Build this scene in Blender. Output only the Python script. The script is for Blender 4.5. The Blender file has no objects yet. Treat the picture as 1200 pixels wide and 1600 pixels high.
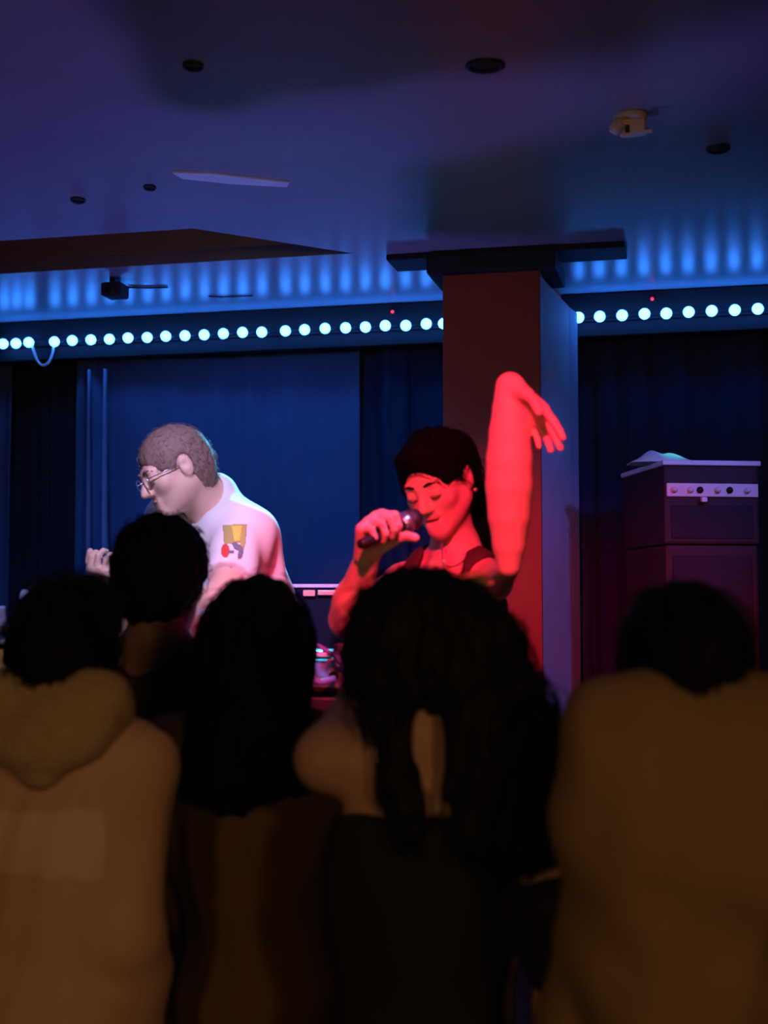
import bpy, bmesh, math, random
import numpy as np
from mathutils import Vector, Matrix, geometry
from mathutils.bvhtree import BVHTree

random.seed(7); rng = np.random.default_rng(7)
scene = bpy.context.scene
COL = scene.collection

# ------------------------------------------------------------------ camera
FPX = 2200.0
CAM = np.array([0.0, 0.0, 1.60])
PITCH = math.atan(150 / FPX)
cam_d = bpy.data.cameras.new('camera'); cam = bpy.data.objects.new('camera', cam_d); COL.objects.link(cam)
cam.location = CAM; cam.rotation_euler = (math.pi / 2 + PITCH, 0, 0)
cam_d.sensor_fit = 'VERTICAL'; cam_d.sensor_height = 36; cam_d.sensor_width = 27
cam_d.lens = FPX * 36 / 1600; cam_d.clip_start = .05
cam_d.dof.use_dof = True; cam_d.dof.focus_distance = 4.6; cam_d.dof.aperture_fstop = 2.5
scene.camera = cam

def ray(px, py):
    c, s = math.cos(PITCH), math.sin(PITCH); a = (px - 600) / FPX; b = (800 - py) / FPX
    return np.array([a, c - s * b, s + c * b])
def P(px, py, Y):                       # the point on that pixel's ray at world depth Y
    d = ray(px, py); return CAM + d * (Y / d[1])
def on_z(px, py, z):
    d = ray(px, py); return CAM + d * ((z - CAM[2]) / d[2])

# ------------------------------------------------------------------ world, exposure, stage lights and added fill spots
world = bpy.data.worlds.new('world'); scene.world = world; world.use_nodes = True
world.node_tree.nodes['Background'].inputs[0].default_value = (.02, .03, .08, 1)
world.node_tree.nodes['Background'].inputs[1].default_value = .02
vs = scene.view_settings
vs.view_transform = 'Standard'; vs.look = 'None'; vs.gamma = 1.0; vs.exposure = 0.0; vs.use_curve_mapping = False

def spot(name, loc, target, color, power, angle, blend=.6, radius=.05):
    l = bpy.data.lights.new(name, 'SPOT'); l.color = color; l.energy = power
    l.spot_size = math.radians(angle); l.spot_blend = blend; l.shadow_soft_size = radius
    o = bpy.data.objects.new(name, l); COL.objects.link(o); o.location = loc
    o.rotation_euler = (Vector(target) - Vector(loc)).to_track_quat('-Z', 'Y').to_euler()
    return o
spot('red_stage_spot', (-.02, 1.45, 2.62), (.27, 3.4, 1.68), (1, .022, .075), 400, 40, .55, .05)
spot('lavender_stage_spot', (-.45, 2.45, 2.80), (-.46, 3.95, 1.75), (.66, .56, 1.0), 150, 34, .6, .05)
spot('cyan_back_spot', (-.27, 5.11, 2.93), (-.40, 3.92, 1.84), (.04, .58, 1.0), 600, 20, .5, .02)
spot('added_floor_fill', (-.80, 4.75, .50), (-.55, 3.7, 2.9), (.25, .15, 1.0), 62, 120, .8, .08)  # added unseen uplight that tints the ceiling and curtain
spot('blue_curtain_wash', (-.95, 3.3, 2.80), (-.55, 5.9, 1.6), (.03, .20, 1.0), 130, 58, .8, .08)
spot('blue_side_spot', (1.75, 3.4, 2.75), (.70, 5.35, 1.75), (.14, .17, 1.0), 75, 36, .7, .06)
spot('added_magenta_fill', (1.0, 3.1, 2.80), (1.12, 5.0, 1.85), (.85, .22, .60), 8, 26, .8, .05)  # added dim fill for the amplifier front
spot('added_cyan_fill', (1.55, 4.95, 2.86), (1.06, 5.13, 2.16), (.08, .90, .90), 26, 8, .5, .02)  # added narrow fill that brightens the towel
spot('added_blue_fill_a', (.35, 2.3, 2.85), (-.17, 3.3, 1.45), (.22, .30, 1.0), 50, 15, .5, .03)  # added fill that turns the gear near the singer blue
spot('added_blue_fill_b', (-1.25, 2.35, 2.85), (-.90, 3.3, 1.55), (.22, .30, 1.0), 70, 15, .5, .03)  # added fill for the laptop end of the table
spot('warm_bar_lamp_a', (-1.5, -1.9, 2.20), (-.75, 2.3, 1.35), (1, .52, .23), 62, 50, .7, .20)
spot('warm_bar_lamp_b', (1.7, -1.9, 2.20), (.75, 2.0, 1.35), (1, .52, .23), 62, 50, .7, .20)

# ------------------------------------------------------------------ room frame: back wall turned 13 degrees
ANG = math.radians(13.0); CA, SA = math.cos(ANG), math.sin(ANG)
def W(s, t, z): return np.array([s * CA + t * SA, -s * SA + t * CA, z])
def ST(p): return np.array([p[0] * CA - p[1] * SA, p[0] * SA + p[1] * CA])
def on_t(px, py, t):
    d = ray(px, py); k = t / (d[0] * SA + d[1] * CA)
    return CAM + d * k
ZC = 2.91; STAGE = .40

# ------------------------------------------------------------------ materials
MATS = {}
def mat(name, col, rough=.6, var=.15, scale=12, bump=.0, bscale=60, metal=0, spec=.4, emit=None, estr=0, stretch=None, sheen=0, trans=0):
    if name in MATS: return MATS[name]
    m = bpy.data.materials.new(name); m.use_nodes = True; nt = m.node_tree; b = nt.nodes['Principled BSDF']
    b.inputs['Roughness'].default_value = rough; b.inputs['Metallic'].default_value = metal
    b.inputs['Specular IOR Level'].default_value = spec
    tc = nt.nodes.new('ShaderNodeTexCoord'); src = tc.outputs['Object']
    if stretch:
        mp = nt.nodes.new('ShaderNodeMapping'); mp.inputs['Scale'].default_value = stretch
        nt.links.new(src, mp.inputs[0]); src = mp.outputs[0]
    n = nt.nodes.new('ShaderNodeTexNoise'); n.inputs['Scale'].default_value = scale; n.inputs['Detail'].default_value = 5
    nt.links.new(src, n.inputs['Vector'])
    mx = nt.nodes.new('ShaderNodeMix'); mx.data_type = 'RGBA'
    mx.inputs[6].default_value = (*[max(0, c * (1 - var)) for c in col], 1)
    mx.inputs[7].default_value = (*[min(1, c * (1 + var)) for c in col], 1)
    nt.links.new(n.outputs['Fac'], mx.inputs[0]); nt.links.new(mx.outputs[2], b.inputs['Base Color'])
    if bump:
        n2 = nt.nodes.new('ShaderNodeTexNoise'); n2.inputs['Scale'].default_value = bscale; n2.inputs['Detail'].default_value = 4
        nt.links.new(src, n2.inputs['Vector'])
        bp = nt.nodes.new('ShaderNodeBump'); bp.inputs['Strength'].default_value = bump; bp.inputs['Distance'].default_value = .01
        nt.links.new(n2.outputs['Fac'], bp.inputs['Height']); nt.links.new(bp.outputs[0], b.inputs['Normal'])
    if emit:
        b.inputs['Emission Color'].default_value = (*emit, 1); b.inputs['Emission Strength'].default_value = estr
    if sheen: b.inputs['Sheen Weight'].default_value = sheen
    if trans: b.inputs['Transmission Weight'].default_value = trans
    MATS[name] = m; return m

M_ceil = mat('ceiling_paint', (.32, .33, .37), .31, .16, 3, .10, 14, spec=.45)
M_coffer = mat('coffer_brown', (.50, .22, .09), .8, .15, 6)
M_wall = mat('dark_wall', (.05, .05, .06), .85, .2, 4, .1)
M_floor = mat('floor_boards', (.06, .045, .035), .5, .3, 5, .05)
M_stage = mat('stage_black', (.03, .03, .032), .6, .3, 8, .05)
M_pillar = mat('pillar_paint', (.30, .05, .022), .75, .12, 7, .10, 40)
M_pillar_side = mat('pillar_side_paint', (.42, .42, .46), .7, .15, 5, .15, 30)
M_blackwood = mat('black_batten', (.007, .007, .009), .7, .3, 8)
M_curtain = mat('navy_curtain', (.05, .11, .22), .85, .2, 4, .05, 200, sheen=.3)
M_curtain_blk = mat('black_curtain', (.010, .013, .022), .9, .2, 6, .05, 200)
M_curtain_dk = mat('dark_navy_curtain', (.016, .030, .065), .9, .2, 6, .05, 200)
M_bulb = mat('led_bulb', (.9, .95, 1), .3, .02, 5, emit=(.030, .215, 1.0), estr=23)
M_cable_w = mat('white_cable', (.8, .8, .85), .4, .05, 5)
M_red_led = mat('red_standby', (.6, .05, .05), .4, .05, 5, emit=(1, .03, .05), estr=1.6)
M_black = mat('black_plastic', (.014, .014, .016), .45, .2, 20)
M_black_m = mat('black_metal', (.03, .03, .034), .35, .2, 20, metal=.6)
M_silver = mat('silver_metal', (.62, .63, .68), .28, .08, 20, metal=.9)
M_skin = mat('skin', (.66, .42, .34), .5, .06, 25, .04, 180, spec=.35)
M_skin_b = mat('skin_tan', (.46, .28, .19), .5, .06, 25, .04, 180, spec=.3)
M_lip = mat('lip', (.55, .22, .2), .4, .05, 25)
M_eye = mat('eyeball', (.75, .73, .70), .15, .02, 25)
M_iris = mat('iris', (.03, .02, .015), .1, .02, 25)
M_hair_k = mat('black_hair', (.0035, .003, .003), .7, .35, 60, spec=.10, stretch=(1, 1, .12))
M_hair_br = mat('brown_hair', (.006, .0045, .004), .65, .35, 60, spec=.14, stretch=(1, 1, .12))
M_hair_dj = mat('cropped_hair', (.20, .13, .11), .65, .3, 90, .2, 250)
M_tee = mat('white_cotton', (.74, .74, .77), .85, .04, 30, .06, 200)
M_trouser = mat('dark_denim', (.03, .033, .045), .85, .2, 30, .05, 200)
M_shoe = mat('shoe', (.05, .05, .05), .6, .2, 20)
M_tan = mat('tan_jacket', (.58, .38, .25), .85, .12, 9, .12, 70)
M_tan_pale = mat('pale_tan_yoke', (.70, .48, .33), .85, .10, 9, .12, 70)
M_olive = mat('olive_fleece', (.42, .32, .18), .95, .22, 45, .5, 90)
M_maroon = mat('maroon_top', (.055, .018, .018), .9, .2, 20, .06, 150)
M_brown = mat('brown_top', (.11, .065, .032), .9, .18, 14, .08, 120)
M_blacktop = mat('black_top', (.004, .004, .005), .85, .2, 25, .05, 160)
M_puffer = mat('brown_coat', (.27, .18, .085), .9, .15, 12, .12, 60)
M_yellow = mat('print_yellow', (.62, .60, .10), .85, .08, 40)
M_yellow2 = mat('print_olive', (.38, .36, .12), .85, .08, 40)
M_redp = mat('print_red', (.65, .06, .05), .85, .05, 40)
M_dkp = mat('print_grey', (.16, .17, .26), .85, .05, 40)
M_palep = mat('print_pale', (.60, .56, .60), .85, .05, 40)
M_panel = mat('pale_panel', (.85, .72, .76), .45, .10, 30)
M_cab = mat('cabinet_covering', (.035, .016, .022), .7, .2, 60, .1, 200)
M_grille = mat('grille_cloth', (.018, .012, .022), .8, .3, 150, .1, 300)
M_towel = mat('pale_towel', (.55, .72, .70), .9, .08, 40, .2, 150)
M_cream = mat('cream_plastic', (.90, .76, .55), .45, .05, 20)
M_pale = mat('pale_ceiling_strip', (.85, .85, .9), .6, .05, 20)
M_grey = mat('grey_fitting', (.035, .035, .045), .7, .1, 20)
M_wrist = mat('pale_wristband', (.7, .66, .8), .6, .05, 30)
M_lit_cable = mat('blue_lit_cable', (.16, .26, .75), .35, .05, 5)  # blue light on cables and plugs put into their colour
M_pink = mat('pink_plastic', (.75, .40, .40), .5, .05, 30)

# ------------------------------------------------------------------ object helpers
def link(name, me, m=None, parent=None):
    o = bpy.data.objects.new(name, me); COL.objects.link(o)
    if m is not None and me is not None and not me.materials: me.materials.append(m)
    if parent is not None:
        o.parent = parent; o.matrix_parent_inverse = parent.matrix_basis.inverted()
    return o
def tag(o, label, cat, group=None):
    o['label'] = label; o['category'] = cat
    if group: o['group'] = group
    return o
def empty(name, loc, label, cat, group=None):
    o = bpy.data.objects.new(name, None); COL.objects.link(o); o.location = loc; o.empty_display_size = .1
    return tag(o, label, cat, group)
def structure(o): o['kind'] = 'structure'; return o
def mesh(name, V, F, smooth=False):
    me = bpy.data.meshes.new(name); me.from_pydata([tuple(map(float, v)) for v in V], [], [tuple(map(int, f)) for f in F]); me.update()
    if smooth: me.polygons.foreach_set('use_smooth', [True] * len(me.polygons))
    return me
def bm_mesh(name, bm, smooth=False):
    me = bpy.data.meshes.new(name); bm.to_mesh(me); bm.free()
    if smooth: me.polygons.foreach_set('use_smooth', [True] * len(me.polygons))
    return me
def frame(ex, ey, ez, o):
    return Matrix(((ex[0], ey[0], ez[0], o[0]), (ex[1], ey[1], ez[1], o[1]), (ex[2], ey[2], ez[2], o[2]), (0, 0, 0, 1)))
def room_m(s, t, z, rot=0.0):           # room-aligned frame, optionally turned
    p = W(s, t, z); return Matrix.Translation(p) @ Matrix.Rotation(-ANG + rot, 4, 'Z')
def world_m(x, y, z, rot=0.0): return Matrix.Translation((x, y, z)) @ Matrix.Rotation(rot, 4, 'Z')
def box(bm, M, x0, x1, y0, y1, z0, z1, bev=.0):
    vs_ = [bm.verts.new(M @ Vector(c)) for c in ((x0, y0, z0), (x1, y0, z0), (x1, y1, z0), (x0, y1, z0), (x0, y0, z1), (x1, y0, z1), (x1, y1, z1), (x0, y1, z1))]
    fs = [bm.faces.new([vs_[i] for i in f]) for f in ((3, 2, 1, 0), (4, 5, 6, 7), (0, 1, 5, 4), (1, 2, 6, 5), (2, 3, 7, 6), (3, 0, 4, 7))]
    if bev:
        es = list({e for f in fs for e in f.edges})
        bmesh.ops.bevel(bm, geom=es, offset=bev, segments=2, affect='EDGES', profile=.5)
def boxo(name, M, dims, m, parent=None, bev=.0):
    bm = bmesh.new(); box(bm, M, *dims, bev=bev); return link(name, bm_mesh(name, bm), m, parent)
def lathe(bm, M, prof, n=24):           # profile (r, z) around local z
    rings = []
    for r, z in prof:
        rings.append([bm.verts.new(M @ Vector((r * math.cos(2 * math.pi * i / n), r * math.sin(2 * math.pi * i / n), z))) for i in range(n)] if r > 1e-6 else [bm.verts.new(M @ Vector((0, 0, z)))])
    for a, b in zip(rings[:-1], rings[1:]):
        for i in range(n):
            j = (i + 1) % n
            if len(a) == 1 and len(b) == 1: continue
            if len(a) == 1: bm.faces.new((a[0], b[j], b[i]))
            elif len(b) == 1: bm.faces.new((a[i], a[j], b[0]))
            else: bm.faces.new((a[i], a[j], b[j], b[i]))
    bmesh.ops.recalc_face_normals(bm, faces=bm.faces)
def latheo(name, M, prof, m, parent=None, n=24, smooth=True):
    bm = bmesh.new(); lathe(bm, M, prof, n); return link(name, bm_mesh(name, bm, smooth), m, parent)
def tube_arrays(pts, rad, n=6):
    pts = np.asarray(pts, float); k = len(pts); rad = np.broadcast_to(np.asarray(rad, float), (k,))
    T = np.gradient(pts, axis=0); T /= np.linalg.norm(T, axis=1)[:, None] + 1e-9
    up = np.array([0, 0, 1.0]) if abs(T[0][2]) < .9 else np.array([1.0, 0, 0])
    V, F = [], []
    u = np.cross(T[0], up); u /= np.linalg.norm(u)
    for i in range(k):
        u = u - T[i] * np.dot(u, T[i]); u /= np.linalg.norm(u) + 1e-9; v = np.cross(T[i], u)
        for j in range(n):
            a = 2 * math.pi * j / n; V.append(pts[i] + rad[i] * (math.cos(a) * u + math.sin(a) * v))
    for i in range(k - 1):
        for j in range(n): F.append((i * n + j, i * n + (j + 1) % n, (i + 1) * n + (j + 1) % n, (i + 1) * n + j))
    F.append(tuple(range(n))[::-1]); F.append(tuple(range((k - 1) * n, k * n)))
    return V, F
def tubeo(name, pts, rad, m, parent=None, n=8):
    V, F = tube_arrays(pts, rad, n); return link(name, mesh(name, V, F, True), m, parent)
def spline(ctrl, n=24):                 # Catmull-Rom through control points
    c = np.asarray(ctrl, float); c = np.vstack([2 * c[0] - c[1], c, 2 * c[-1] - c[-2]]); out = []
    segs = len(c) - 3
    for i in range(segs):
        p0, p1, p2, p3 = c[i:i + 4]; m_ = max(2, n // segs)
        for t in np.linspace(0, 1, m_, endpoint=(i == segs - 1)):
            out.append(.5 * (2 * p1 + (p2 - p0) * t + (2 * p0 - 5 * p1 + 4 * p2 - p3) * t * t + (3 * p1 - p0 - 3 * p2 + p3) * t ** 3))
    return np.array(out)

# ------------------------------------------------------------------ the room shell
S0, S1, T0, T1 = -3.6, 3.4, -3.2, 6.10
TW = 5.83                               # front plane of batten and LED strip
def slab(name, s0, s1, t0, t1, z0, z1, m):
    return structure(boxo(name, room_m(0, 0, 0), (s0, s1, t0, t1, z0, z1), m))
slab('floor', S0, S1, T0, T1, -.1, 0, M_floor)
slab('wall_back', S0 - .15, S1 + .15, T1, T1 + .15, -.1, 3.5, M_wall)
slab('wall_left', S0 - .15, S0, T0, T1, -.1, 3.5, M_wall)
slab('wall_right', S1, S1 + .15, T0, T1, -.1, 3.5, M_wall)
slab('wall_front', S0 - .15, S1 + .15, T0 - .15, T0, -.1, 3.5, M_wall)
stage = slab('floor_stage', S0, S1, 3.02, T1, 0, STAGE, M_stage)

# ceiling with a coffer cut out of it
cB = ST(on_z(302, 357, ZC)); cC = ST(on_z(552, 396, ZC)); cF = ST(on_z(60, 424.5, ZC))
tF = .5 * (cC[1] + cF[1]); sL = -2.9
hole = [(sL, cB[1]), (cB[0], cB[1]), (cC[0], tF), (sL, tF)]
outer = [(S0, T0), (S1, T0), (S1, T1), (S0, T1)]
pts2 = outer + hole
tris = geometry.tessellate_polygon([[Vector((x, y, 0)) for x, y in outer], [Vector((x, y, 0)) for x, y in hole]])
V = [W(x, y, ZC) for x, y in pts2] + [W(x, y, ZC + .05) for x, y in pts2]
F = [tuple(t) for t in tris] + [tuple(i + 8 for i in t[::-1]) for t in tris]
F += [(4 + i, 4 + (i + 1) % 4, 12 + (i + 1) % 4, 12 + i) for i in range(4)]
ceiling = structure(link('ceiling', mesh('ceiling', V, F), M_ceil))
HZ = .34
V = [W(x, y, ZC + .002) for x, y in hole] + [W(x, y, ZC + HZ) for x, y in hole]
F = [(i, (i + 1) % 4, 4 + (i + 1) % 4, 4 + i) for i in range(4)] + [(4, 5, 6, 7)]
me = mesh('coffer', V, F); cof = link('coffer', me, M_coffer, ceiling)
sol = cof.modifiers.new('thick', 'SOLIDIFY'); sol.thickness = .02; sol.offset = 1

# ------------------------------------------------------------------ batten (trim) under the ceiling and pillar
structure(boxo('trim_1', room_m(0, 0, 0), (S0, S1, TW, TW + .06, ZC - .185, ZC - .004), M_blackwood, bev=.004))
structure(boxo('trim_2', room_m(0, 0, 0), (S0, S1, TW - .012, TW, ZC - .125, ZC - .095), M_blackwood, bev=.003))
TP = 5.05
sPL = ST(on_t(692, 700, TP))[0]; sPR = ST(on_t(846, 800, TP))[0]
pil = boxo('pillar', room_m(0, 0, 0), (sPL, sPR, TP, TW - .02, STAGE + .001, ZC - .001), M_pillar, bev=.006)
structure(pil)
def side_panel(px0, t0, px1, t1, m, name):
    sa = sPR - .002 if px0 is None else ST(on_t(px0, 700, t0))[0]; sb = ST(on_t(px1, 700, t1))[0]
    V = [W(x, y, z) for z in (STAGE + .001, ZC - .10) for x, y in ((sa, t0), (sb, t1), (sb - .03, t1 + .04), (sPR - .03, t1 + .04), (sPR - .03, t0 + .01))]
    F = [(4, 3, 2, 1, 0), (5, 6, 7, 8, 9)] + [(i, (i + 1) % 5, 5 + (i + 1) % 5, 5 + i) for i in range(5)]
    link(name, mesh(name, V, F), m, pil)
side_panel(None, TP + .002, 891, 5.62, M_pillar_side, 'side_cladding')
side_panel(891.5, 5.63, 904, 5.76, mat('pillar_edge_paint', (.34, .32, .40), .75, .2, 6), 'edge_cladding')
a0 = ST(on_t(667, 400, TP - .04))[0]; a1 = ST(on_t(868, 400, TP - .04))[0]
boxo('capital', room_m(0, 0, 0), (a0, a1, TP - .05, TP + .30, ZC - .085, ZC - .022), M_blackwood, pil, bev=.004)
a0 = ST(on_t(606, 397, TP))[0]; a1 = ST(on_t(976, 397, TP))[0]
boxo('capital_board', room_m(0, 0, 0), (a0, a1, TP - .03, TP + .16, ZC - .022, ZC - .0005), M_blackwood, pil, bev=.004)

# ------------------------------------------------------------------ LED strips
bm = bmesh.new(); bmesh.ops.create_uvsphere(bm, u_segments=14, v_segments=10, radius=.0225); led_me = bm_mesh('bulb', bm, True); led_me.materials.append(M_bulb)
bm = bmesh.new(); lathe(bm, Matrix.Rotation(math.pi / 2, 4, 'X'), [(0, -.010), (.018, -.012), (.018, .008), (0, .004)], 12); led_base = bm_mesh('bulb_holder', bm); led_base.materials.append(M_black)
ZL = 2.80
def led_strip(pxs, label, zf):
    ps = [on_t(x, zf(x), TW - .042) for x in pxs]
    ps = [np.array([p[0], p[1], ZL + random.uniform(-.002, .002)]) for p in ps]
    r = empty('led_light_strip', (ps[0] + ps[-1]) / 2, label, 'light strip')
    tubeo('strip_wire', [p + W(0, .022, 0) for p in [ps[0] - W(.03, 0, 0)] + ps + [ps[-1] + W(.03, 0, 0)]], .004, M_black_m, r, 6)
    for p in ps:
        b = link('bulb', led_me, None, r); b.matrix_basis = Matrix.Translation(p)
        h = link('bulb_holder', led_base, None, b); h.matrix_basis = Matrix.Translation(p + W(0, .018, 0)) @ Matrix.Rotation(-ANG, 4, 'Z')
    return r, ps
yl = lambda x: 534 - .048 * x
_, pA = led_strip([5, 25, 45], 'short run of three bunched cyan bulbs at the left end of the batten', yl)
_, pB = led_strip([85, 113, 142, 171, 200, 230, 259, 289, 319, 349, 379, 409, 446, 476, 508, 540, 571, 602, 634, 666, 693], 'long string of round cyan-white bulbs on the black batten left of the pillar', yl)
led_strip([904, 937, 972, 1007, 1041, 1076, 1112, 1148, 1184, 1221, 1259], 'string of round cyan-white bulbs on the black batten right of the pillar', yl)
loop = [pA[-1] + W(.01, .01, 0), on_t(54, 552, TW - .03), on_t(60, 566, TW - .03), on_t(68, 571, TW - .03), on_t(76, 566, TW - .03), on_t(82, 552, TW - .03), pB[0] + W(-.005, .01, 0)]
tag(tubeo('cable_loop', spline(loop, 30), .0055, M_cable_w), 'white cable loop hanging below the gap in the bulb strip', 'cable')
for (px, py) in ((613, 487), (1019, 467)):
    p = on_t(px, py, TW - .02); M = Matrix.Translation(p) @ Matrix.Rotation(-ANG, 4, 'Z')
    o = empty('standby_light', p, 'tiny red standby light on the black batten ' + ('left of the pillar' if px < 800 else 'right of the pillar'), 'light')
    boxo('housing', M, (-.014, .014, .004, .02, -.010, .010), M_black, o, bev=.002)
    latheo('lens', M @ Matrix.Rotation(math.pi / 2, 4, 'X'), [(.0065, -.004), (.0065, .002), (.004, .006), (0, .0075)], M_red_led, o, 12)

# ------------------------------------------------------------------ curtains
def curtain(label, px0, px1, m, t, folds, amp, seed, z0=STAGE + .012, z1=ZC - .15, gather=None):
    r_ = np.random.default_rng(seed)
    s0 = ST(on_t(px0, 700, t))[0]; s1 = ST(on_t(px1, 700, t))[0]
    n = max(24, int((s1 - s0) / .012)); k = 26
    u = np.linspace(0, 1, n); V = []; F = []
    ph = r_.uniform(0, 6.28, 4)
    wob = .5 * np.sin(2 * math.pi * 1.3 * u + ph[1]) / max(folds, 1)
    for j in range(k):
        v = j / (k - 1); z = z0 + (z1 - z0) * v
        base = np.sin(2 * math.pi * folds * (u + wob) + ph[0]) + .45 * np.sin(2 * math.pi * folds * 2.3 * (u + wob * .6) + ph[2] + .6 * v)
        d = amp * (1 - .45 * v) * base + .012 * np.sin(5 * u + 4 * v + ph[3])
        if gather is not None: d = d + gather(s0 + (s1 - s0) * u, z)
        for i in range(n): V.append(W(s0 + (s1 - s0) * u[i] + .15 * d[i], t - d[i], z))
    for j in range(k - 1):
        for i in range(n - 1): F.append((j * n + i, j * n + i + 1, (j + 1) * n + i + 1, (j + 1) * n + i))
    o = link('stage_curtain', mesh('stage_curtain', V, F, True), m)
    so = o.modifiers.new('thick', 'SOLIDIFY'); so.thickness = .006; so.offset = 1
    return tag(o, label, 'curtain', 'drapes along the back wall')
def gath(s, z):                         # bunched left edge of the main drape
    x = s - ST(on_t(150, 700, 5.96))[0]
    return (1.25 - .3 * (z - .4)) * (.085 * np.exp(-(x / .03) ** 2) - .03 * np.exp(-((x + .035) / .018) ** 2) + .085 * np.exp(-((x + .065) / .018) ** 2))
def gath2(s, z):                        # slanting fold on the dark drape
    x = s - ST(on_t(575 + (2.6 - z) * 22, 700, 5.96))[0]
    return -.05 * np.exp(-(x / .05) ** 2) + .04 * np.exp(-((x - .10) / .05) ** 2)
def fold_highlight(px0, px1, seed):             # fold highlight put into pale colour: a narrow tapering curved strip
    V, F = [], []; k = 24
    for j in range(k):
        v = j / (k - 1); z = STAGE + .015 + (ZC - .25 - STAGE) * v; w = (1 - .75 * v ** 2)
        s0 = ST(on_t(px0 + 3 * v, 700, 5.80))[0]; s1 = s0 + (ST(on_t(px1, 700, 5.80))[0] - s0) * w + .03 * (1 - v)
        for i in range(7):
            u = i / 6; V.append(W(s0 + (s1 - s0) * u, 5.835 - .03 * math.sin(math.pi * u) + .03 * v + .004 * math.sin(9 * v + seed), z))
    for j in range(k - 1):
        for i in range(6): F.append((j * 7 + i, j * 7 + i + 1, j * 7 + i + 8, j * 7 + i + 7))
    o = link('fold_highlight', mesh('fold_highlight', V, F, True), M_highlight); so = o.modifiers.new('thick', 'SOLIDIFY'); so.thickness = .004
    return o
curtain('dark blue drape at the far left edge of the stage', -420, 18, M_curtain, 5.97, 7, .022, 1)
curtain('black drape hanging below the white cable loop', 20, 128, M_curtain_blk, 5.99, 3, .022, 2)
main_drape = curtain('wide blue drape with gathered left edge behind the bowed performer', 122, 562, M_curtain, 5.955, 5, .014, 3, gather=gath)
M_highlight = mat('painted_highlight', (.20, .27, .40), .85, .15, 8)  # pale colour stands for light caught on the drape folds
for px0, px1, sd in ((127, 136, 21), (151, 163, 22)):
    lo = fold_highlight(px0, px1, sd)
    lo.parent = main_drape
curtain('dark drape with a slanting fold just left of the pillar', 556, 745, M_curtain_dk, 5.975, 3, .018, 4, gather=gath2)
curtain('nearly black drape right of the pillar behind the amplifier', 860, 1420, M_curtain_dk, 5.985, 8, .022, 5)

# ------------------------------------------------------------------ ceiling fittings
p = on_z(985, 180, ZC); M = world_m(p[0], p[1], ZC, math.radians(-20))
o = empty('ceiling_sensor', p, 'small cream ceiling sensor with round lens on the right of the ceiling', 'sensor')
latheo('base', M, [(0, -.0005), (.045, -.0005), (.045, -.010), (.038, -.016), (0, -.016)], M_cream, o, 28)
boxo('body', M @ Matrix.Rotation(math.radians(14), 4, 'X'), (-.030, .040, -.024, .024, -.056, -.010), M_cream, o, bev=.008)
ML = M @ Matrix.Translation((-.034, -.020, -.034)) @ Matrix.Rotation(math.radians(62), 4, 'X') @ Matrix.Rotation(math.radians(-35), 4, 'Y')
latheo('lens_ring', ML, [(0, -.014), (.019, -.014), (.021, .006), (.017, .012)], M_cream, o, 20)
latheo('lens', ML, [(.017, .008), (.012, .015), (0, .018)], mat('sensor_lens', (.9, .72, .5), .2, .02), o, 20)
boxo('sensor_slot', M @ Matrix.Rotation(math.radians(14), 4, 'X'), (-.012, .000, -.027, -.023, -.046, -.026), M_black, o, bev=.001)
boxo('bracket', M, (.018, .062, -.03, -.016, -.062, -.054), M_pale, o, bev=.003)
def fitting(px, py, w, d, label):
    p = on_z(px, py, ZC); o = empty('ceiling_fitting', p, label, 'fitting', 'small dark fittings on the ceiling')
    M = world_m(p[0], p[1], ZC) @ Matrix.Diagonal((w, d, 1, 1))
    latheo('rim', M, [(1.0, -.0005), (1.0, -.006), (.82, -.010), (.72, -.006), (.72, -.0005)], M_grey, o, 24)
    latheo('cap', M, [(.72, -.001), (.6, -.004), (0, -.005)], M_black, o, 24)
fitting(758, 101, .048, .042, 'oval black fitting at the top centre of the ceiling')
fitting(302, 101, .026, .028, 'small round dark fitting at the top left of the ceiling')
fitting(1122, 231, .034, .036, 'flat dark fitting at the right edge of the ceiling below the cream sensor')
fitting(234, 291, .020, .026, 'tiny dark fitting left of the pale ceiling strip')
fitting(122, 311, .024, .03, 'tiny dark fitting near the left edge above the brown ceiling coffer')
q = [on_z(*c, ZC - .003) for c in ((268, 268), (330, 270), (452, 284), (448, 291), (360, 286), (285, 278))]
V = [v for v in q] + [v + np.array([0, 0, -.006]) for v in q]
F = [tuple(range(6)), tuple(range(11, 5, -1))] + [(i, 6 + i, 6 + (i + 1) % 6, (i + 1) % 6) for i in range(6)]
for v in V: v[2] += .0025
tag(link('ceiling_strip', mesh('ceiling_strip', V, F), M_pale), 'pale lilac strip stuck to the ceiling above the coffer', 'strip')
p = on_z(180, 436, ZC)
o = empty('ceiling_lamp', p, 'small dark box lamp under the ceiling above the left bulbs', 'lamp')
M = Matrix.Translation(p) @ Matrix.Rotation(-ANG, 4, 'Z')
boxo('bracket', M, (-.012, .012, -.03, .03, -.02, -.0005), M_black_m, o, bev=.002)
boxo('housing', M, (-.042, .042, -.05, .05, -.075, -.02), M_grey, o, bev=.010)
latheo('lens', M @ Matrix.Translation((0, -.05, -.048)) @ Matrix.Rotation(math.pi / 2, 4, 'X'), [(.022, -.002), (.022, .004), (.016, .006), (0, .004)], M_black, o, 18)
wire = [on_z(200, 449, ZC - .004), on_z(230, 450, ZC - .004), on_z(262, 449, ZC - .004)]
tag(tubeo('ceiling_wire', spline(wire, 12), .0035, M_black), 'thin dark wire on the ceiling beside the box lamp', 'wire')
wire = [on_z(326, 463, ZC - .004), on_z(350, 464, ZC - .004), on_z(395, 462, ZC - .004)]
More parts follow.
